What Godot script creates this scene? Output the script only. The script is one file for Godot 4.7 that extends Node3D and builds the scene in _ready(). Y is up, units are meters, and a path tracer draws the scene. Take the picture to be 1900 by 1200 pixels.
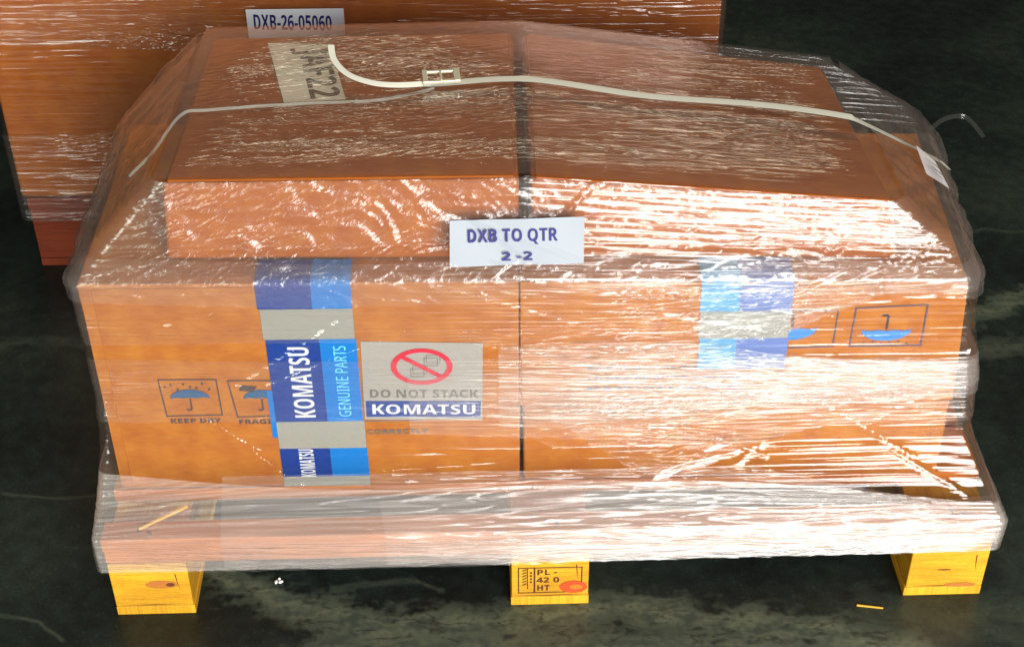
extends Node3D
# A stretch-wrapped pallet load of cartons on a dark workshop floor, a second wrapped load behind it.

var nz := {}

# ------------------------------------------------------------------ helpers
func noise(seed_: int, freq := 1.0, oct := 2) -> FastNoiseLite:
	var n := FastNoiseLite.new()
	n.seed = seed_
	n.noise_type = FastNoiseLite.TYPE_SIMPLEX_SMOOTH
	n.frequency = freq
	n.fractal_type = FastNoiseLite.FRACTAL_FBM if oct > 1 else FastNoiseLite.FRACTAL_NONE
	n.fractal_octaves = oct
	return n

func lin(r: float, g: float, b: float, a := 1.0) -> Color:
	var c := Color(r, g, b).linear_to_srgb()
	c.a = a
	return c

func mat(c: Color, rough := 0.8, spec := 0.4) -> StandardMaterial3D:
	var m := StandardMaterial3D.new()
	m.albedo_color = c
	m.roughness = rough
	m.metallic_specular = spec
	return m

func thing(called: String, label: String, category: String, group := "") -> Node3D:
	var o := Node3D.new()
	o.name = called
	add_child(o, true)
	tag(o, label, category, group)
	return o

func tag(o: Node, label: String, category: String, group := "") -> void:
	o.set_meta("label", label)
	o.set_meta("category", category)
	if group:
		o.set_meta("group", group)

func put(parent: Node, called: String, mesh: Mesh, m: Material, label := "") -> MeshInstance3D:
	var o := MeshInstance3D.new()
	o.name = called
	o.mesh = mesh
	o.material_override = m
	parent.add_child(o, true)
	if label:
		o.set_meta("label", label)
	return o

func made(v: PackedVector3Array, n: PackedVector3Array, uv: PackedVector2Array, idx: PackedInt32Array) -> ArrayMesh:
	var a := []
	a.resize(Mesh.ARRAY_MAX)
	a[Mesh.ARRAY_VERTEX] = v
	a[Mesh.ARRAY_NORMAL] = n
	a[Mesh.ARRAY_TEX_UV] = uv
	a[Mesh.ARRAY_INDEX] = idx
	var m := ArrayMesh.new()
	m.add_surface_from_arrays(Mesh.PRIMITIVE_TRIANGLES, a)
	return m

# grid of nr rows and nc columns of points -> mesh with smooth normals; uv in metres
func grid(p: PackedVector3Array, uv: PackedVector2Array, nr: int, nc: int) -> ArrayMesh:
	var n := PackedVector3Array()
	n.resize(p.size())
	for r in nr:
		var r0 := maxi(r - 1, 0) * nc
		var r1 := mini(r + 1, nr - 1) * nc
		for c in nc:
			var du := p[r * nc + mini(c + 1, nc - 1)] - p[r * nc + maxi(c - 1, 0)]
			var dv := p[r1 + c] - p[r0 + c]
			n[r * nc + c] = du.cross(dv).normalized()
	var idx := PackedInt32Array()
	idx.resize((nr - 1) * (nc - 1) * 6)
	var k := 0
	for r in nr - 1:
		for c in nc - 1:
			var a := r * nc + c
			idx[k] = a
			idx[k + 1] = a + nc
			idx[k + 2] = a + nc + 1
			idx[k + 3] = a
			idx[k + 4] = a + nc + 1
			idx[k + 5] = a + 1
			k += 6
	return made(p, n, uv, idx)

# box with rounded edges of radius r whose eight corners are moved to q (order: x fastest, then y, then z); dent: unevenness in metres
func hexa(q: Array, r: float, mid := 1, dent := 0.0, shift := Vector2.ZERO, along := 0) -> ArrayMesh:
	var w: float = ((q[1] - q[0]).length() + (q[7] - q[6]).length()) / 2.0
	var h: float = ((q[2] - q[0]).length() + (q[7] - q[5]).length()) / 2.0
	var d: float = ((q[4] - q[0]).length() + (q[7] - q[3]).length()) / 2.0
	var size := Vector3(w, h, d)
	var cuts := []
	for ax in 3:
		var L: float = size[ax]
		var l := [0.0, r * 0.45, r]
		for i in range(1, mid):
			l.append(r + (L - 2 * r) * i / mid)
		l.append_array([L - r, L - r * 0.45, L])
		cuts.append(l)
	var dn: FastNoiseLite = nz.dent
	var v := PackedVector3Array()
	var n := PackedVector3Array()
	var uv := PackedVector2Array()
	var idx := PackedInt32Array()
	for ax in 3:
		var a := (ax + 1) % 3
		var b := (ax + 2) % 3
		for side in 2:
			var first := v.size()
			for bi in cuts[b].size():
				for ai in cuts[a].size():
					var p := Vector3.ZERO
					p[ax] = size[ax] * side
					p[a] = cuts[a][ai]
					p[b] = cuts[b][bi]
					var inner := p.clamp(Vector3(r, r, r), size - Vector3(r, r, r))
					var dir := (p - inner).normalized()
					var s := inner + dir * r
					var t := s / size
					var lo: Vector3 = q[0].lerp(q[1], t.x).lerp(q[2].lerp(q[3], t.x), t.y)
					var hi: Vector3 = q[4].lerp(q[5], t.x).lerp(q[6].lerp(q[7], t.x), t.y)
					var at := lo.lerp(hi, t.z)
					if dent > 0.0:
						at += dir * dent * dn.get_noise_3dv(at)
					v.append(at)
					n.append(dir)
					var m := Vector2(p[a], p[b]) if ax == 2 else (Vector2(p.z, p.y) if ax == 0 else Vector2(p.x, p.z))
					if along == 2 and ax == 1:
						m = Vector2(p.z, p.x)
					if along == 2 and ax == 2:
						m = Vector2(p.y * 0.3, p.x)
					uv.append(m + shift)
			var na: int = cuts[a].size()
			for bi in cuts[b].size() - 1:
				for ai in na - 1:
					var i0: int = first + bi * na + ai
					var quad := [i0, i0 + na, i0 + na + 1, i0, i0 + na + 1, i0 + 1] if side == 1 else [i0, i0 + na + 1, i0 + na, i0, i0 + 1, i0 + na + 1]
					idx.append_array(PackedInt32Array(quad))
	return made(v, n, uv, idx)

func box_corners(lo: Vector3, hi: Vector3) -> Array:
	var q := []
	for k in 8:
		q.append(Vector3(hi.x if k & 1 else lo.x, hi.y if k & 2 else lo.y, hi.z if k & 4 else lo.z))
	return q

func slab(lo: Vector3, hi: Vector3, r := 0.0015, shift := Vector2.ZERO, along := 0, mid := 1) -> ArrayMesh:
	return hexa(box_corners(lo, hi), r, mid, 0.0, shift, along)

# flat figure in the x-y plane at height z, from an outline
func flat(outline: PackedVector2Array, z: float) -> ArrayMesh:
	var t := Geometry2D.triangulate_polygon(outline)
	var v := PackedVector3Array()
	var n := PackedVector3Array()
	var uv := PackedVector2Array()
	for p in outline:
		v.append(Vector3(p.x, p.y, z))
		n.append(Vector3(0, 0, 1))
		uv.append(p)
	var idx := PackedInt32Array()
	for i in range(0, t.size(), 3):
		var a := outline[t[i]]
		var b := outline[t[i + 1]]
		var c := outline[t[i + 2]]
		if (b - a).cross(c - a) > 0:
			idx.append_array(PackedInt32Array([t[i], t[i + 2], t[i + 1]]))
		else:
			idx.append_array(PackedInt32Array([t[i], t[i + 1], t[i + 2]]))
	return made(v, n, uv, idx)

func rect(x0: float, y0: float, x1: float, y1: float) -> PackedVector2Array:
	return PackedVector2Array([Vector2(x0, y0), Vector2(x1, y0), Vector2(x1, y1), Vector2(x0, y1)])

# strip between an outer and an inner outline with as many points each (closed)
func ring_strip(outer: PackedVector2Array, inner: PackedVector2Array, z: float) -> ArrayMesh:
	var v := PackedVector3Array()
	var n := PackedVector3Array()
	var uv := PackedVector2Array()
	var idx := PackedInt32Array()
	var k := outer.size()
	for i in k:
		for p in [outer[i], inner[i]]:
			v.append(Vector3(p.x, p.y, z))
			n.append(Vector3(0, 0, 1))
			uv.append(p)
	for i in k:
		var a := i * 2
		var b := ((i + 1) % k) * 2
		idx.append_array(PackedInt32Array([a, a + 1, b, b, a + 1, b + 1]))
	return made(v, n, uv, idx)

func ellipse(c: Vector2, rx: float, ry: float, k := 40, from := 0.0, to := TAU) -> PackedVector2Array:
	var o := PackedVector2Array()
	for i in k:
		var a := from + (to - from) * i / (k if to - from > 6.28 else k - 1)
		o.append(c + Vector2(cos(a) * rx, sin(a) * ry))
	return o

func frame_outline(parent: Node, called: String, pts: Array, thick: float, z: float, m: Material) -> void:
	var o := PackedVector2Array(pts)
	var c := (o[0] + o[1] + o[2] + o[3]) / 4.0
	var i := PackedVector2Array()
	for p in o:
		i.append(p - Vector2(signf(p.x - c.x), signf(p.y - c.y)) * thick)
	put(parent, called, ring_strip(o, i, z), m)

# lettering fitted into a width and a height about a centre, turned in its plane
func text(parent: Node, called: String, s: String, at: Vector3, w: float, h: float, m: Material, turn := 0.0, bold := 0.6, basis_ := Basis.IDENTITY) -> void:
	var f := FontVariation.new()
	var sf := SystemFont.new()
	sf.font_names = PackedStringArray(["Droid Sans"])
	f.base_font = sf
	f.variation_embolden = 0.0
	sf.font_weight = 700 if bold > 0.55 else 400
	var t := TextMesh.new()
	t.text = s
	t.font = f
	t.font_size = 48
	t.pixel_size = 0.001
	t.depth = 0.0004
	t.curve_step = 1.5
	var b := t.get_aabb()
	var o := put(parent, called, t, m)
	var sc := Vector3(w / b.size.x, h / b.size.y, 1.0)
	var rot := basis_ * Basis(Vector3(0, 0, 1), turn)
	o.transform = Transform3D(rot * Basis.from_scale(sc), at)
	o.position -= rot * (b.get_center() * sc)

# ribbon along a path, of a width, lying with normals near up
func ribbon(path: Array, width: float, up := Vector3.UP, thick := 0.0008) -> ArrayMesh:
	var cv := Curve3D.new()
	for i in path.size():
		var a: Vector3 = path[maxi(i - 1, 0)]
		var b: Vector3 = path[mini(i + 1, path.size() - 1)]
		var t := (b - a) / 6.0
		cv.add_point(path[i], -t, t)
	var L := cv.get_baked_length()
	var k := maxi(8, int(L / 0.006))
	var p := PackedVector3Array()
	var uv := PackedVector2Array()
	for r in 5:
		for i in k + 1:
			var d := L * i / k
			var at := cv.sample_baked(d, true)
			var tan_ := (cv.sample_baked(minf(d + 0.003, L), true) - cv.sample_baked(maxf(d - 0.003, 0), true)).normalized()
			var side := tan_.cross(up).normalized()
			var nrm := side.cross(tan_).normalized()
			var off: Vector2 = [Vector2(-0.5, 0), Vector2(0.5, 0), Vector2(0.5, -1), Vector2(-0.5, -1), Vector2(-0.5, 0)][r]
			p.append(at + side * off.x * width + nrm * off.y * thick)
			uv.append(Vector2(d, off.x * width))
	return grid(p, uv, 5, k + 1)

# ------------------------------------------------------------------ textures
func carton_texture() -> ImageTexture:
	var n1 := noise(3, 0.012, 3)
	var n2 := noise(4, 0.35, 2)
	var n3 := noise(5, 0.09, 2)
	var im := Image.create(512, 512, false, Image.FORMAT_RGB8)
	for y in 512:
		for x in 512:
			var t := 1.0 + 0.07 * n1.get_noise_2d(x, y) + 0.05 * n2.get_noise_2d(x, y * 1.4) + 0.03 * n3.get_noise_2d(x * 0.3, y)
			t = clampf(t * 0.87, 0, 1)
			im.set_pixel(x, y, Color(t, t * t * 1.05, t * t))
	return ImageTexture.create_from_image(im)

func wood_texture() -> ImageTexture:
	var n1 := noise(11, 1.0, 3)
	var n2 := noise(12, 1.0, 2)
	var im := Image.create(512, 512, false, Image.FORMAT_RGB8)
	for y in 512:
		for x in 512:
			var u := x / 512.0
			var v := y / 512.0
			var w := v * 16.0 + 1.3 * n1.get_noise_2d(u * 2.2, v * 5.0)
			var g := 0.5 + 0.5 * sin(w * TAU)
			g = pow(g, 3.0)
			var f := n2.get_noise_2d(u * 9.0, v * 130.0)
			var t := 0.93 - 0.04 * g + 0.08 * f + 0.12 * n1.get_noise_2d(u * 3.0 + 7.0, v * 3.0) + 0.05 * n2.get_noise_2d(u * 60.0, v * 90.0)
			t = clampf(t, 0, 1)
			im.set_pixel(x, y, Color(t, pow(t, 1.35), pow(t, 1.9)))
	return ImageTexture.create_from_image(im)

func streaks(seed_: int, across: int, freq: float) -> Image:
	var n := noise(seed_, freq, 2)
	var im := n.get_seamless_image(across, 1024)
	im.convert(Image.FORMAT_RF)
	im.resize(1024, 1024, Image.INTERPOLATE_CUBIC)
	return im

func film_relief() -> ImageTexture:
	var a := streaks(21, 8, 0.09).get_data().to_float32_array()
	var b := streaks(22, 20, 0.19).get_data().to_float32_array()
	var k := a.size()
	for i in k:
		a[i] = 0.62 * a[i] + 0.38 * b[i]
	return ImageTexture.create_from_image(Image.create_from_data(1024, 1024, false, Image.FORMAT_RF, a.to_byte_array()))

func crinkle_relief() -> ImageTexture:
	var n := noise(31, 0.012, 3)
	n.fractal_type = FastNoiseLite.FRACTAL_RIDGED
	n.domain_warp_enabled = true
	n.domain_warp_amplitude = 40.0
	n.domain_warp_frequency = 0.008
	var im := n.get_seamless_image(1024, 1024)
	im.convert(Image.FORMAT_RF)
	return ImageTexture.create_from_image(im)

const FX := -1.6
const FZ := -2.3
const FS := 3.2
const FN := 1536

func floor_texture() -> ImageTexture:
	var big := noise(41, 0.006, 4).get_image(FN, FN).get_data()
	var fine := noise(42, 0.06, 3).get_image(FN, FN).get_data()
	var speck := noise(43, 0.35, 2).get_image(FN, FN).get_data()
	var buf := PackedByteArray()
	buf.resize(FN * FN * 3)
	for i in FN * FN:
		var t := big[i] / 255.0
		var f := fine[i] / 255.0
		var s := speck[i] / 255.0
		var l := 0.66 + 0.55 * (t - 0.5) + 0.30 * (f - 0.5) + 0.22 * (s - 0.5)
		l += 0.9 * maxf(0.0, s - 0.74) * 4.0 * f
		var warm := clampf((t - 0.42) * 2.2, 0, 1)
		buf[i * 3] = int(clampf(l * (38.0 + 4.0 * warm), 0, 255))
		buf[i * 3 + 1] = int(clampf(l * (52.0 + 0.0 * warm), 0, 255))
		buf[i * 3 + 2] = int(clampf(l * (48.0 - 4.0 * warm), 0, 255))
	var im := Image.create_from_data(FN, FN, false, Image.FORMAT_RGB8, buf)
	# worn, scraped patches where the coating has gone: [points, half width, strength]
	var w1 := noise(44, 9.0, 3)
	var w2 := noise(45, 22.0, 3)
	var w3 := noise(46, 60.0, 2)
	var stains := [
		[[Vector2(-0.46, -0.07), Vector2(-0.40, -0.03), Vector2(-0.34, 0.005), Vector2(-0.24, 0.03), Vector2(-0.16, 0.035), Vector2(-0.013, 0.02), Vector2(0.1, 0.004), Vector2(0.21, 0.03), Vector2(0.36, 0.05), Vector2(0.5, 0.10)], 0.035, 1.0],
		[[Vector2(-0.30, 0.06), Vector2(0.0, 0.07), Vector2(0.3, 0.09)], 0.05, 0.8],
		[[Vector2(0.66, -0.60), Vector2(0.76, -0.655), Vector2(0.90, -0.72), Vector2(1.1, -0.76)], 0.035, 0.85],
		[[Vector2(0.64, -0.53), Vector2(0.82, -0.57), Vector2(1.0, -0.56)], 0.03, 0.55],
		[[Vector2(0.45, 0.02), Vector2(0.62, 0.04), Vector2(0.8, 0.0)], 0.05, 0.35],
		[[Vector2(-0.95, -0.245), Vector2(-0.82, -0.24), Vector2(-0.74, -0.228), Vector2(-0.62, -0.236)], 0.004, 0.5],
		[[Vector2(-0.78, 0.0), Vector2(-0.70, 0.016), Vector2(-0.66, 0.05)], 0.004, 0.6],
		[[Vector2(-0.30, -0.03), Vector2(-0.26, -0.045), Vector2(-0.19, -0.05), Vector2(-0.15, -0.03)], 0.008, 0.5],
		[[Vector2(-0.97, -0.60), Vector2(-0.86, -0.62), Vector2(-0.72, -0.60)], 0.02, 0.35],
		[[Vector2(0.72, -0.86), Vector2(0.85, -0.92), Vector2(1.0, -0.90)], 0.006, 0.4],
	]
	for st in stains:
		var pts: Array = st[0]
		var hw: float = st[1]
		var lo := Vector2(99, 99)
		var hi := Vector2(-99, -99)
		for p in pts:
			lo = lo.min(p)
			hi = hi.max(p)
		var reach := hw * 2.0 + 0.02
		var x0 := maxi(0, int((lo.x - reach - FX) / FS * FN))
		var x1 := mini(FN - 1, int((hi.x + reach - FX) / FS * FN))
		var y0 := maxi(0, int((lo.y - reach - FZ) / FS * FN))
		var y1 := mini(FN - 1, int((hi.y + reach - FZ) / FS * FN))
		for y in range(y0, y1 + 1):
			for x in range(x0, x1 + 1):
				var p := Vector2(FX + (x + 0.5) * FS / FN, FZ + (y + 0.5) * FS / FN)
				var pw := p + Vector2(w1.get_noise_2dv(p), w1.get_noise_2dv(p + Vector2(5, 3))) * minf(0.02, hw)
				var dist := 9.0
				for i in pts.size() - 1:
					dist = minf(dist, pw.distance_to(Geometry2D.get_closest_point_to_segment(pw, pts[i], pts[i + 1])))
				var grain := w2.get_noise_2d(p.x * 0.6, p.y * 1.5) * 0.9 + w3.get_noise_2dv(p) * 0.5
				var k := clampf((1.15 - dist / hw + 0.8 * grain) * 1.4, 0, 1) * float(st[2])
				if k <= 0.01:
					continue
				var vein := absf(w2.get_noise_2d(p.x * 0.45 + 3.0, p.y * 1.3))
				var dark := clampf(1.0 - vein / 0.09, 0, 1) * clampf(0.5 + 2.0 * w1.get_noise_2dv(p * 1.3 + Vector2(8, 1)), 0, 1)
				var c := Color8(96, 102, 82).lerp(Color8(58, 68, 58), clampf(0.5 + grain, 0, 1)).lerp(Color8(22, 22, 16), dark * 0.55)
				im.set_pixel(x, y, im.get_pixel(x, y).lerp(c, k))
	return ImageTexture.create_from_image(im)

# ------------------------------------------------------------------ stretch film
# rings: array of levels, each six corners [front left, front middle, front right, back right, back middle, back left] and a corner radius
const SEG_SIDE := 70
const SEG_CORNER := 8
const SEG_HALF := 110

func ring_points(c: Array, r: float) -> PackedVector3Array:
	var o := PackedVector3Array()
	var dBF: Vector3 = (c[0] - c[5]).normalized()
	var dF1: Vector3 = (c[1] - c[0]).normalized()
	var dF2: Vector3 = (c[2] - c[1]).normalized()
	var dR: Vector3 = (c[3] - c[2]).normalized()
	var dB1: Vector3 = (c[4] - c[3]).normalized()
	var dB2: Vector3 = (c[5] - c[4]).normalized()
	_line(o, c[5] + dBF * r, c[0] - dBF * r, SEG_SIDE)
	_bend(o, c[0] - dBF * r, c[0], c[0] + dF1 * r)
	_line(o, c[0] + dF1 * r, c[1], SEG_HALF)
	_line(o, c[1], c[2] - dF2 * r, SEG_HALF)
	_bend(o, c[2] - dF2 * r, c[2], c[2] + dR * r)
	_line(o, c[2] + dR * r, c[3] - dR * r, SEG_SIDE)
	_bend(o, c[3] - dR * r, c[3], c[3] + dB1 * r)
	_line(o, c[3] + dB1 * r, c[4], 8)
	_line(o, c[4], c[5] - dB2 * r, 8)
	_bend(o, c[5] - dB2 * r, c[5], c[5] + dBF * r)
	o.append(c[5] + dBF * r)
	return o

func _line(o: PackedVector3Array, a: Vector3, b: Vector3, k: int) -> void:
	for i in k:
		o.append(a.lerp(b, float(i) / k))

func _bend(o: PackedVector3Array, a: Vector3, m: Vector3, b: Vector3) -> void:
	for i in SEG_CORNER:
		var t := float(i) / SEG_CORNER
		o.append(a.lerp(m, t).lerp(m.lerp(b, t), t))

# one wound layer of film. lo, hi: Callables of the place along the front (metres) giving heights in metres; relief: Callable (s, h, front share) -> metres
func film_band(rings: Array, pitch: float, lo: Callable, hi: Callable, off: float, relief: Callable, c0: int, c1: int) -> ArrayMesh:
	var pts := []
	var hs := []
	for g in rings:
		pts.append(ring_points(g[0], g[1]))
		hs.append(g[2])
	var nc := c1 - c0
	var s := PackedFloat32Array()
	s.resize(nc)
	var mid: PackedVector3Array = pts[mini(3, pts.size() - 1)]
	var acc := 0.0
	for c in nc:
		if c > 0:
			acc += mid[c0 + c].distance_to(mid[c0 + c - 1])
		s[c] = acc
	var s_front := 0.0
	for c in nc:
		if c0 + c == SEG_SIDE + SEG_CORNER + SEG_HALF:
			s_front = s[c]
	var tall := 0.0
	for c in range(0, nc, 10):
		tall = maxf(tall, float(hi.call(s[c] - s_front)) - float(lo.call(s[c] - s_front)))
	var nr := int(tall / pitch) + 2
	var p := PackedVector3Array()
	p.resize(nr * nc)
	var uv := PackedVector2Array()
	uv.resize(nr * nc)
	for c in nc:
		var sc := s[c] - s_front
		var a: float = lo.call(sc)
		var b: float = hi.call(sc)
		for r in nr:
			var h := lerpf(a, b, float(r) / (nr - 1))
			var k := 0
			while k < hs.size() - 2 and h > hs[k + 1]:
				k += 1
			var t: float = clampf((h - hs[k]) / (hs[k + 1] - hs[k]), 0, 1)
			p[r * nc + c] = pts[k][c0 + c].lerp(pts[k + 1][c0 + c], t)
			uv[r * nc + c] = Vector2(sc, h)
	var q := p.duplicate()
	for r in nr:
		var r0 := maxi(r - 2, 0) * nc
		var r1 := mini(r + 2, nr - 1) * nc
		for c in nc:
			var du := p[r * nc + mini(c + 2, nc - 1)] - p[r * nc + maxi(c - 2, 0)]
			var dv := p[r1 + c] - p[r0 + c]
			var n := du.cross(dv).normalized()
			var e: Vector2 = uv[r * nc + c]
			q[r * nc + c] = p[r * nc + c] + n * (off * lerpf(1.0, 0.35, smoothstep(0.57, 0.66, absf(e.x))) + relief.call(e.x, e.y))
	return grid(q, uv, nr, nc)

func streak_relief(seed_: int, amp: float, slope: float, rate := 150.0) -> Callable:
	var n1 := noise(seed_, 1.0, 2)
	var n2 := noise(seed_ + 1, 1.0, 1)
	return func(s: float, h: float) -> float:
		var hh := h + slope * s + 0.012 * n2.get_noise_2d(s * 2.0, h * 6.0)
		var k := 0.55 + 0.75 * n2.get_noise_2d(s * 1.3 + 9.0, h * 9.0)
		return amp * maxf(k, 0.12) * (1.0 + n1.get_noise_2d(s * 3.0, hh * rate))

# taut first winding with single diagonal tension folds
func fold_relief(seed_: int, base: Callable, count: int) -> Callable:
	var rng := RandomNumberGenerator.new()
	rng.seed = seed_
	var folds := []
	for i in count:
		var a := Vector2(rng.randf_range(-0.6, 0.6), rng.randf_range(0.13, 0.52))
		var turn := rng.randf_range(0.12, 0.75) * (1.0 if rng.randf() < 0.5 else -1.0)
		folds.append([a, a + Vector2.from_angle(turn) * rng.randf_range(0.06, 0.26), rng.randf_range(0.003, 0.007), rng.randf_range(0.0012, 0.0030)])
	return func(s: float, h: float) -> float:
		var o: float = base.call(s, h)
		var p := Vector2(s, h)
		for f in folds:
			var w: float = f[2]
			if absf(s - f[0].x) > 0.3:
				continue
			var d := p.distance_to(Geometry2D.get_closest_point_to_segment(p, f[0], f[1]))
			if d < w:
				o += float(f[3]) * (1.0 - d / w)
		return o

# film roped into flat downward pleats: long faces that look up, short ones underneath; rope: Callable of the place along the front giving how strongly it is gathered
func pleat_relief(seed_: int, amp: float, slope: float, rate: float, rope: Callable, meet: float) -> Callable:
	var n1 := noise(seed_, 1.0, 2)
	var n2 := noise(seed_ + 1, 1.0, 1)
	return func(s: float, h: float) -> float:
		# pleats run together towards the corners, at height meet
		var fan := 1.0 + 0.55 * smoothstep(0.22, 0.58, absf(s))
		var hh := meet + (h - meet) * fan + slope * s + 0.010 * n2.get_noise_2d(s * 1.6, h * 6.0)
		var ph := hh * rate + 2.2 * n1.get_noise_2d(s * 1.5, h * 38.0)
		var f := ph - floorf(ph)
		var saw := 1.0 - f if f > 0.16 else f / 0.16 * 0.84
		var k := clampf(0.80 + 0.7 * n2.get_noise_2d(s * 1.1 + 9.0, h * 22.0), 0.25, 1.25) * float(rope.call(s)) * (1.0 - 0.85 * smoothstep(0.50, 0.60, absf(s)))
		# slack ruffles down the sides of the load
		var slack := 0.0018 * smoothstep(0.56, 0.68, absf(s)) * (1.0 + n2.get_noise_2d(s * 22.0, h * 9.0 + 40.0))
		return slack + amp * k * (saw + 0.7 * n1.get_noise_2d(s * 2.0 + 3.0, hh * rate * 0.9) + 0.5)

func crumple_relief(seed_: int, amp: float) -> Callable:
	var n1 := noise(seed_, 1.0, 2)
	var n2 := noise(seed_ + 1, 1.0, 1)
	var n3 := noise(seed_ + 2, 1.0, 2)
	return func(s: float, h: float) -> float:
		var lean := 0.5 if s < 0.1 else -0.3
		var wx := s + 0.03 * n2.get_noise_2d(s * 10.0, h * 12.0)
		var a := h + lean * wx + 0.015 * n2.get_noise_2d(s * 7.0 + 5.0, h * 9.0)
		var ridge := maxf(0.0, 1.0 - 6.0 * absf(n1.get_noise_2d(wx * 7.0, a * 46.0)))
		var second := maxf(0.0, 1.0 - 7.0 * absf(n1.get_noise_2d(wx * 9.0 + 50.0, (h - 0.9 * lean * wx) * 32.0)))
		var soft := n3.get_noise_2d(wx * 5.0, a * 26.0)
		var slack := 0.0030 * smoothstep(0.52, 0.66, absf(s)) * (1.0 + n2.get_noise_2d(s * 20.0, h * 8.0 + 20.0))
		return slack + amp * (0.55 * ridge + 0.4 * second + 0.8 * soft + 0.25 * n3.get_noise_2d(s * 3.0, h * 110.0) + 0.8)

# ------------------------------------------------------------------ printed and stuck-on parts
var inky: StandardMaterial3D
var blue_ink: StandardMaterial3D
var navy: StandardMaterial3D
var cyan: StandardMaterial3D
var pale_tape: StandardMaterial3D
var paper: StandardMaterial3D
var sticker_white: StandardMaterial3D
var red: StandardMaterial3D
var grey_ink: StandardMaterial3D
var white_ink: StandardMaterial3D
var kraft: StandardMaterial3D
var kraft_red: StandardMaterial3D

# strip of tape on the front of a carton, folded over its top edge; y from bottom to top, z0 the front
func tape_piece(parent: Node, called: String, x0: float, x1: float, y0: float, y1: float, z0: float, m: Material) -> void:
	put(parent, called, flat(rect(x0, y0, x1, y1), z0), m)

func tape_over(parent: Node, called: String, x0: float, x1: float, y0: float, ytop: float, z0: float, zback: float, m: Material) -> void:
	var prof := [Vector2(y0, z0), Vector2(ytop - 0.008, z0), Vector2(ytop - 0.003, z0 - 0.003), Vector2(ytop, z0 - 0.009), Vector2(ytop, (z0 + zback) / 2), Vector2(ytop, zback)]
	var p := PackedVector3Array()
	var uv := PackedVector2Array()
	var nrm := noise(77, 60.0, 1)
	for e in prof:
		for c in 13:
			var x := lerpf(x0, x1, c / 12.0)
			p.append(Vector3(x, e.x + 0.0008 * nrm.get_noise_2d(x, e.y), e.y))
			uv.append(Vector2(x, e.x))
	put(parent, called, grid(p, uv, prof.size(), 13), m)

func umbrella(parent: Node, c: Vector2, w: float, h: float, z: float, flip := 1.0, ink: Material = null) -> void:
	var o := PackedVector2Array()
	for i in 15:
		var a := PI * i / 14.0
		o.append(c + Vector2(cos(a) * w / 2, flip * sin(a) * h * 0.42))
	for i in range(1, 6):
		o.append(c + Vector2(-w / 2 + w * i / 6.0, flip * (h * 0.05 if i % 2 else 0.01 * h)))
	put(parent, "umbrella_canopy", flat(o, z), ink if ink else blue_ink)
	var sx := w * 0.022
	put(parent, "umbrella_handle", flat(rect(c.x - sx, minf(c.y, c.y - flip * h * 0.5), c.x + sx, maxf(c.y, c.y - flip * h * 0.5)), z), inky)
	var hook := ellipse(Vector2(c.x - w * 0.06, c.y - flip * h * 0.5), w * 0.08, h * 0.09, 9, PI, TAU) if flip > 0 else ellipse(Vector2(c.x - w * 0.06, c.y - flip * h * 0.5), w * 0.08, h * 0.09, 9, 0, PI)
	put(parent, "umbrella_hook", flat(hook, z), inky)

func carton(called: String, label: String, q: Array, r: float, shift: Vector2, m: Material) -> Node3D:
	var t := thing(called, label, "carton", "brown cardboard cartons")
	put(t, "carton_body", hexa(q, r, 6, 0.0012, shift), m)
	return t

# two closing flaps on top, with the slit between them running along x at share k of the depth
func flaps(t: Node3D, q: Array, k: float, shift: Vector2, m: Material) -> void:
	for f in 2:
		var a := 0.012 if f == 1 else k + 0.004
		var b := k - 0.004 if f == 1 else 0.988
		# q order: 2,3 front... z low is the back: 2 back-left-top, 3 back-right-top, 6 front-left-top, 7 front-right-top
		var bl: Vector3 = q[6].lerp(q[2], b)
		var br: Vector3 = q[7].lerp(q[3], b)
		var fl: Vector3 = q[6].lerp(q[2], a)
		var fr: Vector3 = q[7].lerp(q[3], a)
		var e: Vector3 = (br - bl).normalized() * 0.006
		var up := Vector3(0, 0.0032, 0)
		put(t, "flap", hexa([bl + e, br - e, bl + e + up, br - e + up, fl + e, fr - e, fl + e + up, fr - e + up], 0.0012, 3, 0.0, shift + Vector2(0.3 * f, 0.1)), m)

# ------------------------------------------------------------------ pallet
var woods := []

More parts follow.
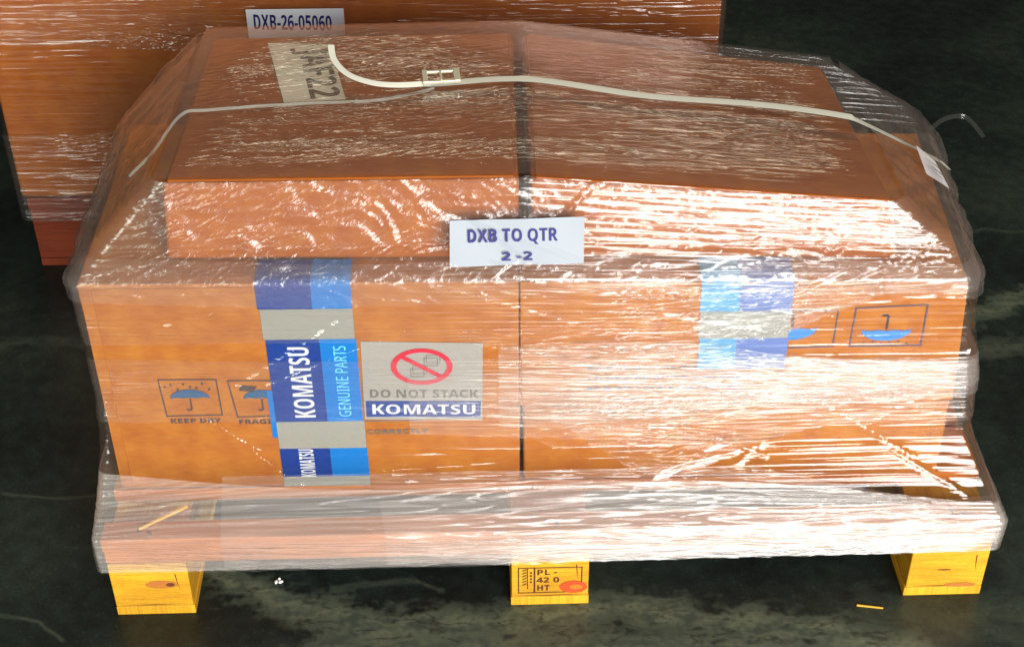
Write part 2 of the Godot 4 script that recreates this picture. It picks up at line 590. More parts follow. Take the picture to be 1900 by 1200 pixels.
func pallet(label: String, origin: Vector3, turn: float, w: float, d: float, stamped: bool) -> Node3D:
	var t := thing("wooden_pallet", label, "pallet", "wooden pallets")
	t.position = origin
	t.rotation.y = turn
	var rng := RandomNumberGenerator.new()
	rng.seed = 5 if stamped else 8
	var half := w / 2
	var z := -0.001
	var widths := [0.036, 0.095, 0.095, 0.095, 0.095, 0.07]
	var gaps := [0.060, 0.02, 0.022, 0.02, 0.02, 0.0]
	for i in widths.size():
		if i == widths.size() - 1:
			z = minf(z, -d + widths[i])
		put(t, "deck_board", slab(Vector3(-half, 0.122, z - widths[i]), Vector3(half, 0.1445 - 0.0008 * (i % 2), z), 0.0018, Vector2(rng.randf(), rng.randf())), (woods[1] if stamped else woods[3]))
		z -= widths[i] + gaps[i]
	var bw := 0.106
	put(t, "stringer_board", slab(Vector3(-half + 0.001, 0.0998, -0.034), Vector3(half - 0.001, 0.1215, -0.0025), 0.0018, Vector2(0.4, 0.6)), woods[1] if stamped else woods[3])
	for k in 3:
		var x: float = [-half + 0.002, -0.055, half - 0.002 - bw][k]
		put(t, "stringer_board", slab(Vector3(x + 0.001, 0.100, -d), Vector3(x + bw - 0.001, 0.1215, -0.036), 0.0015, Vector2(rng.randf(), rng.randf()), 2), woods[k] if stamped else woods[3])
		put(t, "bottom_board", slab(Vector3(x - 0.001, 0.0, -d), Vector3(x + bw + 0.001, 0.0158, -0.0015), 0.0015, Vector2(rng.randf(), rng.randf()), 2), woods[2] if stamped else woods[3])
		for j in 3:
			var zb: float = [-0.0, -d / 2 + 0.05, -d + 0.12][j]
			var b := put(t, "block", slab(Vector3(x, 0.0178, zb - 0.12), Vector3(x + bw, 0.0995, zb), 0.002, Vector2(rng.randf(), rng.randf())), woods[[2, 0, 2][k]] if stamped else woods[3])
			if j == 0 and stamped:
				details(b, k, x, bw)
		for j in 2:
			var nail := CylinderMesh.new()
			nail.top_radius = 0.0032
			nail.bottom_radius = 0.0028
			nail.height = 0.002
			nail.radial_segments = 12
			var o := put(t, "nail", nail, mat(lin(0.03, 0.015, 0.01), 0.5))
			o.position = Vector3(x + [0.048, 0.062][j], 0.1449, [-0.019, -0.013][j])
	return t

func details(b: Node, k: int, x: float, bw: float) -> void:
	var knot := mat(lin(0.10, 0.028, 0.006), 0.7)
	var knot2 := mat(lin(0.34, 0.12, 0.02), 0.7)
	var crack := mat(lin(0.06, 0.02, 0.005), 0.9)
	put(b, "crack", flat(PackedVector2Array([Vector2(x + 0.088, 0.080), Vector2(x + 0.0895, 0.062), Vector2(x + 0.093, 0.046), Vector2(x + 0.0905, 0.060), Vector2(x + 0.0895, 0.080)]), 0.0005), crack)
	put(b, "crack", flat(PackedVector2Array([Vector2(x + 0.004, 0.0215), Vector2(x + 0.05, 0.0205), Vector2(x + 0.101, 0.0220), Vector2(x + 0.05, 0.0218)]), 0.0005), crack)
	if k == 0:
		put(b, "knot", flat(ellipse(Vector2(x + 0.080, 0.060), 0.006, 0.0035, 14), 0.0008), knot)
		put(b, "knot_halo", flat(ellipse(Vector2(x + 0.068, 0.0605), 0.022, 0.0075, 20), 0.0005), knot2)
	elif k == 1:
		put(b, "knot", flat(ellipse(Vector2(0.030, 0.037), 0.019, 0.012, 26), 0.0009), mat(lin(0.42, 0.055, 0.008), 0.7))
		put(b, "knot_core", flat(ellipse(Vector2(0.034, 0.037), 0.009, 0.005, 18), 0.0012), mat(lin(0.56, 0.13, 0.015), 0.7))
		var st := mat(lin(0.07, 0.018, 0.008), 0.8)
		frame_outline(b, "stamp_frame", [Vector2(-0.046, 0.026), Vector2(0.042, 0.026), Vector2(0.042, 0.076), Vector2(-0.046, 0.076)], 0.0016, 0.0006, st)
		put(b, "stamp_bar", flat(rect(-0.0245, 0.0275, -0.0222, 0.0745), 0.0006), st)
		text(b, "stamp_lettering", "PL -", Vector3(-0.006, 0.0665, 0.0006), 0.027, 0.010, st)
		text(b, "stamp_lettering", "42 0", Vector3(-0.005, 0.0515, 0.0006), 0.031, 0.010, st)
		text(b, "stamp_lettering", "HT", Vector3(-0.011, 0.036, 0.0006), 0.017, 0.010, st)
		# ear of wheat mark, standing on its side
		for i in 6:
			var y := 0.041 + i * 0.0055
			put(b, "stamp_mark", flat(PackedVector2Array([Vector2(-0.040, y), Vector2(-0.034, y + 0.0032), Vector2(-0.034, y + 0.0052), Vector2(-0.040, y + 0.002)]), 0.0006), st)
		put(b, "stamp_mark", flat(rect(-0.0335, 0.034, -0.0322, 0.074), 0.0006), st)
		for i in 4:
			put(b, "stamp_mark", flat(rect(-0.0295, 0.046 + i * 0.006, -0.0268, 0.0495 + i * 0.006), 0.0006), st)
	else:
		put(b, "knot", flat(ellipse(Vector2(x + 0.078, 0.0895), 0.020, 0.006, 20), 0.0006), mat(lin(0.62, 0.25, 0.03), 0.7))
		put(b, "knot", flat(ellipse(Vector2(x + 0.048, 0.0525), 0.010, 0.0012, 14), 0.0006), knot)
		put(b, "knot_halo", flat(ellipse(Vector2(x + 0.075, 0.0225), 0.022, 0.0042, 20), 0.0006), knot2)

# ------------------------------------------------------------------ scene
func _ready() -> void:
	# camera
	var cam := Camera3D.new()
	cam.name = "camera"
	cam.position = Vector3(-0.063, 1.578, 1.429)
	cam.rotation = Vector3(deg_to_rad(-37.24), deg_to_rad(-0.61), deg_to_rad(-0.38))
	cam.fov = 24.19
	cam.near = 0.05
	cam.far = 60.0
	add_child(cam)
	cam.current = true
	# air of the dim hall, and its two kinds of light
	var env := Environment.new()
	env.background_mode = Environment.BG_COLOR
	env.background_color = lin(0.045, 0.04, 0.034)
	env.tonemap_mode = Environment.TONE_MAPPER_LINEAR
	env.tonemap_exposure = 0.8
	env.sdfgi_enabled = true
	env.ssao_enabled = true
	env.ssil_enabled = true
	var we := WorldEnvironment.new()
	we.name = "world_environment"
	we.environment = env
	add_child(we)
	# daylight of the open loading door behind the photographer
	var door := AreaLight3D.new()
	door.name = "loading_door_daylight"
	door.area_size = Vector2(2.7, 2.9)
	door.light_energy = 82.0
	door.light_color = lin(1.0, 0.96, 0.92)
	door.set("area_range", 14.0)
	door.shadow_enabled = true
	add_child(door)
	door.look_at_from_position(Vector3(1.5, 1.7, 4.5), Vector3(0.1, 0.4, -0.2), Vector3.UP)
	# smaller window on the other side of the photographer
	var side := AreaLight3D.new()
	side.name = "side_window_daylight"
	side.area_size = Vector2(1.0, 1.7)
	side.light_energy = 10.0
	side.light_color = lin(0.95, 1.0, 0.86)
	side.set("area_range", 14.0)
	side.shadow_enabled = true
	add_child(side)
	side.look_at_from_position(Vector3(-2.55, 1.6, 4.2), Vector3(-0.5, 0.3, -0.4), Vector3.UP)
	# ceiling lamp of the hall, above and behind the load
	var lamp := AreaLight3D.new()
	lamp.name = "ceiling_lamp"
	lamp.area_size = Vector2(3.2, 0.45)
	lamp.light_energy = 8.0
	lamp.light_color = lin(1.0, 0.86, 0.62)
	lamp.set("area_range", 14.0)
	lamp.shadow_enabled = true
	add_child(lamp)
	lamp.look_at_from_position(Vector3(0.35, 4.0, -1.25), Vector3(0.1, 0.3, -0.35), Vector3.FORWARD)

	nz.dent = noise(7, 7.0, 2)
	make_materials()
	build_floor()
	build_front_load()
	build_back_load()
	build_small_things()

func make_materials() -> void:
	inky = mat(lin(0.035, 0.025, 0.03), 0.7)
	blue_ink = mat(lin(0.012, 0.07, 0.16), 0.6)
	navy = mat(lin(0.002, 0.028, 0.18), 0.3)
	cyan = mat(lin(0.0, 0.125, 0.40), 0.3)
	pale_tape = mat(lin(0.22, 0.22, 0.19), 0.3)
	paper = mat(lin(0.27, 0.305, 0.345), 0.6)
	sticker_white = mat(lin(0.25, 0.24, 0.215), 0.45)
	red = mat(lin(0.42, 0.012, 0.035), 0.5)
	grey_ink = mat(lin(0.10, 0.095, 0.085), 0.6)
	white_ink = mat(lin(0.5, 0.52, 0.54), 0.4)
	var cr := crinkle_relief()
	for m in [navy, cyan, pale_tape, sticker_white]:
		m.heightmap_enabled = true
		m.heightmap_texture = cr
		m.heightmap_scale = 0.05
		m.uv1_scale = Vector3(3, 3, 1)
	var ct := carton_texture()
	kraft = mat(lin(0.42, 0.165, 0.018), 0.75, 0.35)
	kraft_red = mat(lin(0.36, 0.112, 0.005), 0.75, 0.35)
	kraft_red.albedo_texture = ct
	kraft_red.uv1_scale = Vector3(3.0, 3.0, 3.0)
	kraft.albedo_texture = ct
	kraft.uv1_scale = Vector3(3.0, 3.0, 3.0)
	var wt := wood_texture()
	for c in [lin(0.55, 0.30, 0.012), lin(0.46, 0.135, 0.007), lin(0.58, 0.32, 0.014), lin(0.18, 0.03, 0.008)]:  # last tone has the front load's shade worked into the rear pallet's wood
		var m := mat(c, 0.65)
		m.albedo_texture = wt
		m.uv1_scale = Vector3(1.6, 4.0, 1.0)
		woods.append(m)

func build_floor() -> void:
	var p := PackedVector3Array()
	var uv := PackedVector2Array()
	for r in 2:
		for c in 2:
			var x := -8.0 + 16.0 * c
			var z := 6.0 - 16.0 * r
			p.append(Vector3(x, 0, z))
			uv.append(Vector2((x - FX) / FS, (z - FZ) / FS))
	var m := mat(Color.WHITE, 0.4, 0.4)
	m.albedo_texture = floor_texture()
	var rn := NoiseTexture2D.new()
	rn.width = 512
	rn.height = 512
	rn.seamless = true
	rn.noise = noise(51, 0.03, 4)
	m.heightmap_enabled = true
	m.heightmap_texture = rn
	m.heightmap_scale = 0.15
	var o := put(self, "floor", grid(p, uv, 2, 2), m)
	o.set_meta("kind", "structure")
	o.set_meta("label", "dark green grey concrete floor with scraped pale patches")
	o.set_meta("category", "floor")

func film_material(alpha: float, rough: float, tex: Texture2D, depth_cm: float, scale_: Vector3) -> StandardMaterial3D:
	var m := StandardMaterial3D.new()
	m.transparency = BaseMaterial3D.TRANSPARENCY_ALPHA
	m.albedo_color = Color(0.93, 0.92, 0.9, alpha)
	m.roughness = rough
	m.metallic_specular = 0.5
	m.cull_mode = BaseMaterial3D.CULL_DISABLED
	m.heightmap_enabled = true
	m.heightmap_texture = tex
	m.heightmap_scale = depth_cm
	m.uv1_scale = scale_
	return m

func build_front_load() -> void:
	pallet("yellow pine pallet carrying the four small cartons, stamped on its middle block", Vector3(0.004, 0, 0.0), deg_to_rad(0.75), 1.2, 0.62, true)
	# --- lower cartons (corner order: back-bottom pair, back-top pair, front-bottom pair, front-top pair)
	var q := [Vector3(-0.588, 0.1455, -0.495), Vector3(-0.040, 0.1455, -0.495), Vector3(-0.592, 0.487, -0.495), Vector3(-0.040, 0.483, -0.495), Vector3(-0.583, 0.1455, -0.092), Vector3(-0.0375, 0.1455, -0.092), Vector3(-0.586, 0.490, -0.092), Vector3(-0.0375, 0.486, -0.092)]
	var a := carton("carton", "lower carton with the white do not stack sticker and upright umbrella marks", q, 0.0030, Vector2(0.1, 0.2), kraft)
	put(a, "glue_flap", slab(Vector3(-0.5835, 0.150, -0.0924), Vector3(-0.5690, 0.4825, -0.0908), 0.0005), kraft)
	put(a, "lid_edge", slab(Vector3(-0.568, 0.4745, -0.0924), Vector3(-0.370, 0.4835, -0.0907), 0.0005), kraft)
	front_prints(a)
	q = [Vector3(-0.0335, 0.1455, -0.470), Vector3(0.548, 0.1455, -0.465), Vector3(-0.0335, 0.284, -0.470), Vector3(0.547, 0.282, -0.465), Vector3(-0.0325, 0.1455, -0.0985), Vector3(0.540, 0.1455, -0.0985), Vector3(-0.0325, 0.284, -0.0985), Vector3(0.536, 0.282, -0.0985)]
	var low := carton("carton", "low plain carton on the pallet deck beneath the upside down carton", q, 0.0045, Vector2(0.8, 0.15), kraft)
	put(low, "glue_flap", slab(Vector3(0.519, 0.150, -0.0989), Vector3(0.5345, 0.279, -0.0973), 0.0005), kraft)
	q = [Vector3(-0.0370, 0.2855, -0.470), Vector3(0.547, 0.284, -0.465), Vector3(-0.0370, 0.484, -0.470), Vector3(0.545, 0.474, -0.465), Vector3(-0.0370, 0.2855, -0.0915), Vector3(0.538, 0.284, -0.0915), Vector3(-0.0370, 0.486, -0.0915), Vector3(0.524, 0.477, -0.0915)]
	var b := carton("carton", "carton standing upside down with inverted blue umbrella marks", q, 0.0022, Vector2(0.5, 0.7), kraft)
	inverted_prints(b)
	# --- upper cartons
	q = [Vector3(-0.470, 0.490, -0.535), Vector3(-0.040, 0.488, -0.540), Vector3(-0.466, 0.603, -0.530), Vector3(-0.039, 0.604, -0.536), Vector3(-0.482, 0.4915, -0.142), Vector3(-0.037, 0.488, -0.142), Vector3(-0.472, 0.603, -0.142), Vector3(-0.037, 0.604, -0.142)]
	var c := carton("carton", "upper carton with a white sticker of large black letters on top", q, 0.006, Vector2(0.9, 0.35), kraft_red)
	flaps(c, q, 0.47, Vector2(0.2, 0.5), kraft_red)
	top_stickers(c)
	q = [Vector3(-0.024, 0.488, -0.540), Vector3(0.405, 0.480, -0.492), Vector3(-0.024, 0.603, -0.536), Vector3(0.402, 0.566, -0.492), Vector3(-0.022, 0.488, -0.142), Vector3(0.445, 0.4795, -0.142), Vector3(-0.022, 0.602, -0.142), Vector3(0.429, 0.561, -0.142)]
	var d := carton("carton", "upper carton sagging to one side, its plain top under the strap", q, 0.006, Vector2(0.3, 0.9), kraft_red)
	flaps(d, q, 0.47, Vector2(0.7, 0.1), kraft_red)
	front_film()
	strap()

func front_prints(t: Node3D) -> void:
	var z := -0.0910
	# handling marks
	frame_outline(t, "mark_frame", [Vector2(-0.505, 0.275), Vector2(-0.430, 0.276), Vector2(-0.431, 0.338), Vector2(-0.508, 0.339)], 0.0018, z, inky)
	umbrella(t, Vector2(-0.4695, 0.306), 0.052, 0.036, z)
	for i in 8:
		var p := Vector2(-0.500 + 0.0082 * i, 0.326 + 0.005 * sin(i * 2.4))
		put(t, "rain_drop", flat(ellipse(p, 0.0017, 0.0021, 8), z), inky)
	text(t, "lettering", "KEEP DRY", Vector3(-0.467, 0.2675, z), 0.066, 0.0075, inky)
	frame_outline(t, "mark_frame", [Vector2(-0.412, 0.272), Vector2(-0.340, 0.273), Vector2(-0.342, 0.335), Vector2(-0.418, 0.336)], 0.0018, z, inky)
	umbrella(t, Vector2(-0.376, 0.304), 0.048, 0.036, z)
	put(t, "mark_band", flat(PackedVector2Array([Vector2(-0.404, 0.318), Vector2(-0.386, 0.316), Vector2(-0.380, 0.325), Vector2(-0.402, 0.327)]), z), inky)
	text(t, "lettering", "FRAGILE", Vector3(-0.381, 0.2645, z), 0.058, 0.0075, inky)
	frame_outline(t, "mark_frame", [Vector2(-0.243, 0.262), Vector2(-0.166, 0.262), Vector2(-0.166, 0.330), Vector2(-0.243, 0.330)], 0.0014, z, grey_ink)
	text(t, "lettering", "CORRECTLY", Vector3(-0.201, 0.2435, z), 0.082, 0.0078, grey_ink)
	# brand tape over the top edge
	var tape := Node3D.new()
	tape.name = "tape"
	t.add_child(tape, true)
	tape.set_meta("label", "blue and cyan printed tape with pale gaps")
	var tz := z + 0.0004
	tape_piece(tape, "cyan_panel", -0.368, -0.352, 0.236, 0.318, tz, cyan)
	tz += 0.0005
	tape_over(tape, "navy_panel", -0.366, -0.2972, 0.450, 0.4915, tz, -0.139, navy)
	tape_over(tape, "cyan_panel", -0.297, -0.247, 0.450, 0.4915, tz, -0.139, cyan)
	tape_piece(tape, "pale_panel", -0.3635, -0.247, 0.402, 0.450, tz, pale_tape)
	tape_piece(tape, "navy_panel", -0.361, -0.2927, 0.264, 0.402, tz, navy)
	tape_piece(tape, "cyan_panel", -0.2925, -0.2455, 0.264, 0.402, tz, cyan)
	tape_piece(tape, "pale_panel", -0.361, -0.244, 0.2165, 0.264, tz, pale_tape)
	tape_piece(tape, "navy_panel", -0.361, -0.2937, 0.165, 0.2165, tz, navy)
	tape_piece(tape, "cyan_panel", -0.2935, -0.243, 0.165, 0.2165, tz, cyan)
	tape_piece(tape, "pale_panel", -0.361, -0.243, 0.1475, 0.165, tz, pale_tape)
	text(tape, "lettering", "KOMATSU", Vector3(-0.321, 0.331, tz + 0.0005), 0.118, 0.027, white_ink, PI / 2, 1.4)
	text(tape, "lettering", "GENUINE PARTS", Vector3(-0.268, 0.332, tz + 0.0005), 0.118, 0.016, mat(lin(0.12, 0.48, 0.80), 0.4), PI / 2, 0.5)
	text(tape, "lettering", "KOMATSU", Vector3(-0.326, 0.1905, tz + 0.0005), 0.050, 0.020, white_ink, PI / 2, 1.4)
	# white sticker
	var s := put(t, "sticker", flat(PackedVector2Array([Vector2(-0.243, 0.2665), Vector2(-0.087, 0.2625), Vector2(-0.0845, 0.392), Vector2(-0.2405, 0.397)]), z + 0.0004), sticker_white, "white do not stack sticker with a red ban sign")
	var sz := z + 0.0008
	var cc := Vector2(-0.164, 0.355)
	for k in [-1.0, 1.0]:
		var o := cc + Vector2(0.009 * k + 0.003, 0.009 * k)
		frame_outline(s, "box_symbol", [o + Vector2(-0.009, -0.008), o + Vector2(0.009, -0.008), o + Vector2(0.009, 0.006), o + Vector2(-0.009, 0.006)], 0.0009, sz, grey_ink)
		frame_outline(s, "box_symbol", [o + Vector2(-0.006, -0.003), o + Vector2(0.0125, -0.003), o + Vector2(0.0125, 0.010), o + Vector2(-0.006, 0.010)], 0.0009, sz, grey_ink)
	put(s, "ban_ring", ring_strip(ellipse(cc, 0.040, 0.030), ellipse(cc, 0.0325, 0.0235), sz + 0.0004), red)
	put(s, "ban_stroke", flat(PackedVector2Array([cc + Vector2(-0.030, 0.0165), cc + Vector2(-0.0245, 0.0205), cc + Vector2(0.030, -0.0165), cc + Vector2(0.0245, -0.0205)]), sz + 0.0005), red)
	text(s, "lettering", "DO NOT STACK", Vector3(-0.1625, 0.3095, sz), 0.142, 0.0135, grey_ink, -0.02, 1.0)
	put(s, "blue_bar", flat(PackedVector2Array([Vector2(-0.2405, 0.271), Vector2(-0.0895, 0.268), Vector2(-0.0885, 0.2955), Vector2(-0.240, 0.2985)]), sz), navy)
	text(s, "lettering", "KOMATSU", Vector3(-0.164, 0.283, sz + 0.0003), 0.136, 0.0165, white_ink, -0.02, 2.2)

func inverted_prints(t: Node3D) -> void:
	var z := -0.0903
	var ink := mat(lin(0.06, 0.05, 0.09), 0.7)
	var bl := mat(lin(0.03, 0.16, 0.50), 0.6)
	frame_outline(t, "mark_frame", [Vector2(0.386, 0.378), Vector2(0.480, 0.378), Vector2(0.479, 0.445), Vector2(0.387, 0.441)], 0.002, z, ink)
	umbrella(t, Vector2(0.431, 0.405), 0.064, 0.042, z, -1.0, bl)
	for i in 6:
		put(t, "rain_drop", flat(ellipse(Vector2(0.405 + 0.011 * i, 0.3845 + 0.002 * sin(i * 2.1)), 0.0016, 0.0018, 8), z), ink)
	frame_outline(t, "mark_frame", [Vector2(0.274, 0.376), Vector2(0.3665, 0.378), Vector2(0.3665, 0.437), Vector2(0.274, 0.439)], 0.002, z, ink)
	umbrella(t, Vector2(0.310, 0.410), 0.064, 0.046, z, -1.0, bl)
	# rows of small print, too worn by the film to read
	var rng := RandomNumberGenerator.new()
	rng.seed = 4
	for row in 3:
		var x := 0.050
		while x < 0.250:
			var w := rng.randf_range(0.004, 0.011)
			put(t, "small_print", flat(rect(x, 0.346 - row * 0.017, x + w, 0.3505 - row * 0.017), z), ink)
			x += w + rng.randf_range(0.002, 0.006)
	var tape := Node3D.new()
	tape.name = "tape"
	t.add_child(tape, true)
	tape.set_meta("label", "blue and cyan printed tape turned upside down")
	var tz := z + 0.0006
	var hazed_cyan := mat(lin(0.07, 0.25, 0.44), 0.4)  # film haze and glare mixed into the tape's cyan and navy
	var hazed_navy := mat(lin(0.09, 0.14, 0.33), 0.4)
	tape_over(tape, "cyan_panel", 0.190, 0.2388, 0.438, 0.4865, tz, -0.139, hazed_cyan)
	tape_over(tape, "navy_panel", 0.239, 0.306, 0.438, 0.4855, tz, -0.139, hazed_navy)
	tape_piece(tape, "pale_panel", 0.191, 0.306, 0.395, 0.438, tz, pale_tape)
	tape_piece(tape, "cyan_panel", 0.193, 0.2408, 0.345, 0.395, tz, hazed_cyan)
	tape_piece(tape, "navy_panel", 0.241, 0.307, 0.345, 0.395, tz, hazed_navy)

func lying(parent: Node3D, called: String, pts: Array, y: float, m: Material, label := "") -> MeshInstance3D:
	var v := PackedVector3Array()
	for p in pts:
		v.append(Vector3(p.x, y, p.y))
	var n := PackedVector3Array([Vector3.UP, Vector3.UP, Vector3.UP, Vector3.UP])
	return put(parent, called, made(v, n, PackedVector2Array(pts), PackedInt32Array([0, 1, 2, 0, 2, 3])), m, label)

func top_stickers(t: Node3D) -> void:
	var s := lying(t, "sticker", [Vector2(-0.384, -0.506), Vector2(-0.297, -0.500), Vector2(-0.262, -0.340), Vector2(-0.343, -0.333)], 0.6085, mat(lin(0.66, 0.65, 0.56), 0.5), "white sticker with large black letters read sideways")
	var bas := Basis(Vector3(0.21, 0, 0.978), Vector3(0.978, 0, -0.21), Vector3(0, 1, 0)).orthonormalized()
	bas = Basis(Vector3(0.21, 0, 0.978), Vector3(0.978, 0, -0.21), Vector3(0.21, 0, 0.978).cross(Vector3(0.978, 0, -0.21)))
	text(s, "lettering", "JAF22", Vector3(-0.310, 0.6088, -0.418), 0.150, 0.052, mat(lin(0.03, 0.035, 0.03), 0.6), 0.0, 1.5, bas)

func strap() -> void:
	var t := thing("packing_strap", "white plastic strap with a wire buckle drawn over the upper cartons", "strap")
	var m := mat(lin(0.52, 0.53, 0.47), 0.35)
	put(t, "band", ribbon([Vector3(-0.160, 0.6265, -0.347), Vector3(-0.135, 0.6255, -0.350), Vector3(-0.02, 0.6265, -0.357), Vector3(0.134, 0.6145, -0.330), Vector3(0.278, 0.6030, -0.325), Vector3(0.386, 0.5965, -0.305), Vector3(0.420, 0.5850, -0.303), Vector3(0.528, 0.515, -0.332), Vector3(0.556, 0.494, -0.338)], 0.0140), m)
	put(t, "band", ribbon([Vector3(-0.560, 0.508, -0.317), Vector3(-0.522, 0.546, -0.315), Vector3(-0.476, 0.6035, -0.312), Vector3(-0.436, 0.6115, -0.311), Vector3(-0.318, 0.6120, -0.324), Vector3(-0.219, 0.6120, -0.331), Vector3(-0.145, 0.6170, -0.351)], 0.0042, Vector3(0, 0.8, 0.6)), m)
	put(t, "loose_end", ribbon([Vector3(-0.150, 0.6275, -0.347), Vector3(-0.190, 0.629, -0.340), Vector3(-0.225, 0.631, -0.343), Vector3(-0.258, 0.636, -0.358), Vector3(-0.278, 0.644, -0.384), Vector3(-0.284, 0.652, -0.412)], 0.0085, Vector3(0.2, 0.9, 0.4)), m)
	var wire := mat(lin(0.62, 0.60, 0.46), 0.25, 0.6)
	wire.metallic = 0.5
	var buckle := Node3D.new()
	buckle.name = "buckle"
	t.add_child(buckle, true)
	buckle.position = Vector3(-0.136, 0.632, -0.357)
	buckle.rotation = Vector3(0.12, 0.10, 0)
	for s in [[Vector3(-0.021, 0, 0), Vector3(0.007, 0.005, 0.029)], [Vector3(0.021, 0, 0), Vector3(0.0085, 0.005, 0.029)], [Vector3(0, 0, -0.011), Vector3(0.040, 0.004, 0.0045)], [Vector3(0, 0, 0.012), Vector3(0.040, 0.004, 0.0045)], [Vector3(0, 0.001, 0), Vector3(0.003, 0.003, 0.024)]]:
		put(buckle, "wire", slab(s[0] - s[1] / 2, s[0] + s[1] / 2, 0.001), wire)

func front_rings() -> Array:
	var z := 0.006
	return [
		[[Vector3(-0.6035, 0.092, 0.011), Vector3(0.0, 0.094, 0.006), Vector3(0.606, 0.097, -0.002), Vector3(0.606, 0.095, -0.63), Vector3(0, 0.095, -0.625), Vector3(-0.6, 0.092, -0.62)], 0.006, 0.092],
		[[Vector3(-0.6035, 0.1475, 0.011), Vector3(0.0, 0.1475, 0.004), Vector3(0.607, 0.1475, -0.002), Vector3(0.606, 0.148, -0.63), Vector3(0, 0.148, -0.625), Vector3(-0.6, 0.148, -0.62)], 0.006, 0.1475],
		[[Vector3(-0.600, 0.178, -0.026), Vector3(-0.02, 0.178, -0.040), Vector3(0.592, 0.178, -0.036), Vector3(0.592, 0.178, -0.58), Vector3(0, 0.178, -0.56), Vector3(-0.602, 0.178, -0.58)], 0.010, 0.178],
		[[Vector3(-0.596, 0.235, -0.074), Vector3(-0.035, 0.215, -0.086), Vector3(0.566, 0.235, -0.080), Vector3(0.572, 0.235, -0.51), Vector3(0, 0.235, -0.51), Vector3(-0.600, 0.235, -0.52)], 0.014, 0.235],
		[[Vector3(-0.590, 0.31, -0.086), Vector3(-0.035, 0.31, -0.0875), Vector3(0.560, 0.31, -0.084), Vector3(0.574, 0.31, -0.48), Vector3(0, 0.31, -0.503), Vector3(-0.600, 0.31, -0.505)], 0.014, 0.31],
		[[Vector3(-0.591, 0.40, -0.0865), Vector3(-0.035, 0.40, -0.0875), Vector3(0.545, 0.40, -0.0865), Vector3(0.568, 0.40, -0.475), Vector3(0, 0.40, -0.503), Vector3(-0.604, 0.40, -0.505)], 0.014, 0.40],
		[[Vector3(-0.594, 0.495, -0.085), Vector3(-0.035, 0.493, -0.086), Vector3(0.534, 0.486, -0.085), Vector3(0.562, 0.484, -0.470), Vector3(0, 0.49, -0.547), Vector3(-0.602, 0.493, -0.512)], 0.020, 0.49],
		[[Vector3(-0.566, 0.526, -0.110), Vector3(-0.034, 0.530, -0.118), Vector3(0.512, 0.514, -0.112), Vector3(0.535, 0.516, -0.478), Vector3(-0.02, 0.53, -0.548), Vector3(-0.572, 0.526, -0.520)], 0.020, 0.53],
		[[Vector3(-0.480, 0.6135, -0.134), Vector3(-0.030, 0.6155, -0.133), Vector3(0.436, 0.5715, -0.133), Vector3(0.412, 0.577, -0.500), Vector3(-0.030, 0.616, -0.546), Vector3(-0.474, 0.6135, -0.540)], 0.016, 0.61],
	]

